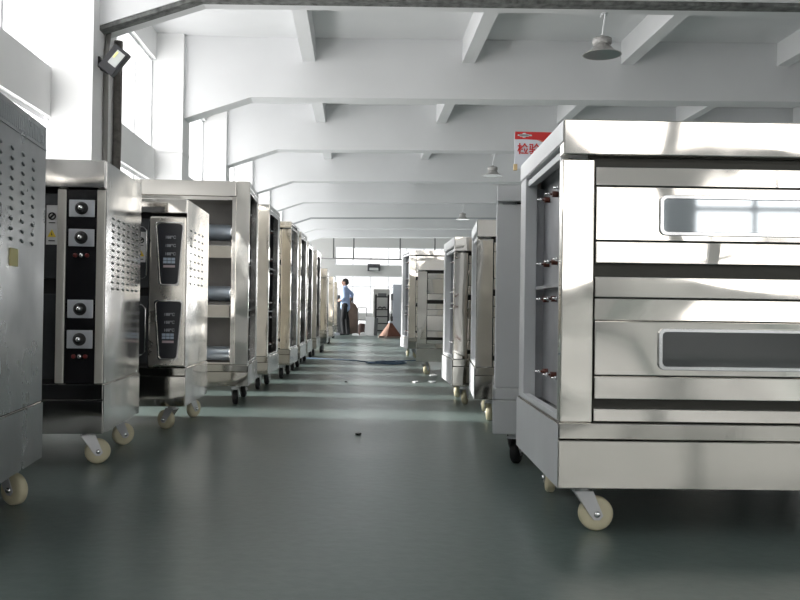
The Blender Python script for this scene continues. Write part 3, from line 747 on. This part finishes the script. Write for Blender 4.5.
def capsule_body(name, chains, ellipsoids, mat, parent, voxel):
    """tapered chains [(x,y,z,r),...] and ellipsoids fused into one continuous surface"""
    bm = bmesh.new()
    for ch in chains:
        for i, p in enumerate(ch):
            bmesh.ops.create_icosphere(bm, subdivisions=2, radius=p[3], matrix=Matrix.Translation(p[:3]))
            if i:
                q = ch[i-1]; a = Vector(q[:3]); b_ = Vector(p[:3]); d = b_-a
                if d.length < 1e-5: continue
                M = Matrix.Translation((a+b_)/2) @ d.to_track_quat('Z', 'Y').to_matrix().to_4x4()
                bmesh.ops.create_cone(bm, cap_ends=True, segments=16, radius1=q[3], radius2=p[3], depth=d.length, matrix=M)
    for c, r in ellipsoids:
        bmesh.ops.create_icosphere(bm, subdivisions=3, radius=1, matrix=Matrix.Translation(c) @ Matrix.Diagonal((*r, 1)))
    me = bpy.data.meshes.new(name); bm.to_mesh(me); bm.free(); me.materials.append(mat)
    o = bpy.data.objects.new(name, me); COL.objects.link(o); o.parent = parent
    m = o.modifiers.new('remesh', 'REMESH'); m.mode = 'VOXEL'; m.voxel_size = voxel; m.use_smooth_shade = True
    sm = o.modifiers.new('smooth', 'SMOOTH'); sm.factor = .5; sm.iterations = 3
    return o
# faces +X locally; turned to face left
man = thing('person', 'person in light blue shirt and black trousers standing far down the aisle, facing left', 'person', (-.33, 25.2, 0), R(168)); man.scale = (.985, .985, .975)
Lh, Rh = .09, -.09       # +Y is his left
def leg(y, xf): return [(-.01, y, .84, .088), (.015, y, .62, .072), (.01+xf, y, .45, .052), (-.005+xf, y, .30, .05), (-.03+xf, y*1.05, .09, .034), (.0+xf, y*1.1, .045, .036), (.10+xf, y*1.15, .03, .03)]
def arm(pts): return pts
armL = [(0, .175, 1.335, .048), (-.03, .215, 1.09, .038), (.09, .19, 1.0, .030), (.13, .15, 1.0, .026)]
armR = [(0, -.175, 1.335, .048), (-.155, -.22, 1.18, .038), (-.08, -.19, 1.0, .030), (-.04, -.17, .96, .026)]
def hand(base, d, side):
    d = Vector(d).normalized(); up = Vector((0, 0, 1)); sd = d.cross(up).normalized()*side
    b = Vector(base); out = [[(*b, .026), (*(b+d*.05), .028)]]
    for k, L in enumerate((.055, .065, .06, .048)):
        r0 = b + d*.065 + up*(.024-.016*k); out.append([(*r0, .0085), (*(r0+d*L*.6), .008), (*(r0+d*L*.85-sd*.02), .007)])
    r0 = b + d*.02 + up*.028; out.append([(*r0, .010), (*(r0+up*.02+d*.03), .009), (*(r0+up*.025+d*.055), .008)])
    return out
chains = [leg(Lh, .03), leg(Rh, -.05),
    [(-.005, 0, .88, .12), (0, 0, 1.0, .105), (.005, 0, 1.15, .12), (0, 0, 1.28, .115)],
    [(0, .05, 1.30, .09), (0, .175, 1.335, .048)], [(0, -.05, 1.30, .09), (0, -.175, 1.335, .048)],
    [(0, 0, 1.36, .058), (.012, 0, 1.45, .052)], armL, armR] + hand((.13, .15, 1.0), (.5, -1, -.1), 1) + hand((-.04, -.17, .96), (.9, .5, -.3), -1)
ell = [((.018, 0, 1.53), (.092, .072, .105)), ((.03, 0, 1.475), (.07, .055, .055)), ((.115, 0, 1.52), (.018, .012, .022)), ((.108, 0, 1.485), (.012, .022, .007)),
       ((.01, .074, 1.52), (.02, .012, .03)), ((.01, -.074, 1.52), (.02, .012, .03))]
body = capsule_body('body', chains, ell, SKIN, man, .007)
for y in (.03, -.03):
    MB().lathe([(.001, -.004), (.009, -.003), (.009, .0), (.001, .006)], (.102, y, 1.54), 'x', 10).build('eye', HAIR, man)
capsule_body('hair', [], [((.0, 0, 1.56), (.098, .08, .088)), ((-.035, 0, 1.52), (.068, .076, .075))], HAIR, man, .008)
capsule_body('shirt', [[(-.005, .03, .80, .135), (0, .03, 1.0, .125), (.005, .03, 1.18, .13), (0, .03, 1.29, .118)], [(-.005, -.03, .80, .135), (0, -.03, 1.0, .125), (.005, -.03, 1.18, .13), (0, -.03, 1.29, .118)],
    [(0, .06, 1.31, .09), (0, .178, 1.335, .06), (-.03, .22, 1.10, .055), (.03, .205, 1.04, .048)],
    [(0, -.06, 1.31, .09), (0, -.178, 1.335, .06), (-.155, -.225, 1.18, .056), (-.13, -.21, 1.12, .05)], [(0, 0, 1.36, .068), (.005, 0, 1.41, .06)]], [], SHIRT, man, .010)
def trouser(y, xf): return [(-.01, y, .86, .10), (.015, y, .62, .084), (.01+xf, y, .45, .068), (-.005+xf, y, .28, .064), (-.03+xf, y*1.05, .09, .058)]
capsule_body('trousers', [trouser(Lh, .03), trouser(Rh, -.05), [(-.01, .08, .84, .105), (-.01, -.08, .84, .105)]], [], TROU, man, .010)
for y, xf in ((Lh, .03), (Rh, -.05)):
    capsule_body('shoe', [[(-.04+xf, y*1.05, .045, .044), (.06+xf, y*1.12, .042, .042), (.12+xf, y*1.15, .034, .034)]], [], SHOE, man, .008)

# ------------------------------------------------------------------ world, light, camera
wd = bpy.data.worlds.new('world'); C.world = wd; wd.use_nodes = True
bg = wd.node_tree.nodes['Background']; bg.inputs[0].default_value = (1, 1, 1, 1); bg.inputs[1].default_value = 1.8
sl = bpy.data.lights.new('low_hazy_sun', 'SUN'); sl.energy = 9.5; sl.angle = R(6); sl.color = (1, .985, .95)
so = bpy.data.objects.new('low_hazy_sun', sl); COL.objects.link(so); so.location = (-20, 5, 12)
so.rotation_euler = Vector((1, -.11, -.50)).to_track_quat('-Z', 'Y').to_euler()
cam = bpy.data.cameras.new('camera'); co = bpy.data.objects.new('camera', cam); COL.objects.link(co); C.camera = co
F = 890.0
cam.sensor_width = 36; cam.lens = F/800*36; cam.clip_start = .05; cam.clip_end = 200
yaw, pitch, roll = R(2.77), math.atan(9.6/F), R(.8)
f = Vector((math.sin(yaw)*math.cos(pitch), math.cos(yaw)*math.cos(pitch), math.sin(pitch)))
r = f.cross(Vector((0, 0, 1))).normalized(); u = r.cross(f)
r2 = math.cos(roll)*r + math.sin(roll)*u; u2 = -math.sin(roll)*r + math.cos(roll)*u
M = Matrix((r2, u2, -f)).transposed().to_4x4(); M.translation = (0, 0, .74)
co.matrix_world = M
C.view_settings.view_transform = 'Standard'; C.view_settings.look = 'None'
C.view_settings.exposure = 0.0; C.view_settings.gamma = 1.0
C.cycles.max_bounces = 10; C.cycles.diffuse_bounces = 6; C.cycles.glossy_bounces = 5; C.cycles.transparent_max_bounces = 12
C.cycles.sample_clamp_indirect = 6.0; C.cycles.use_denoising = True
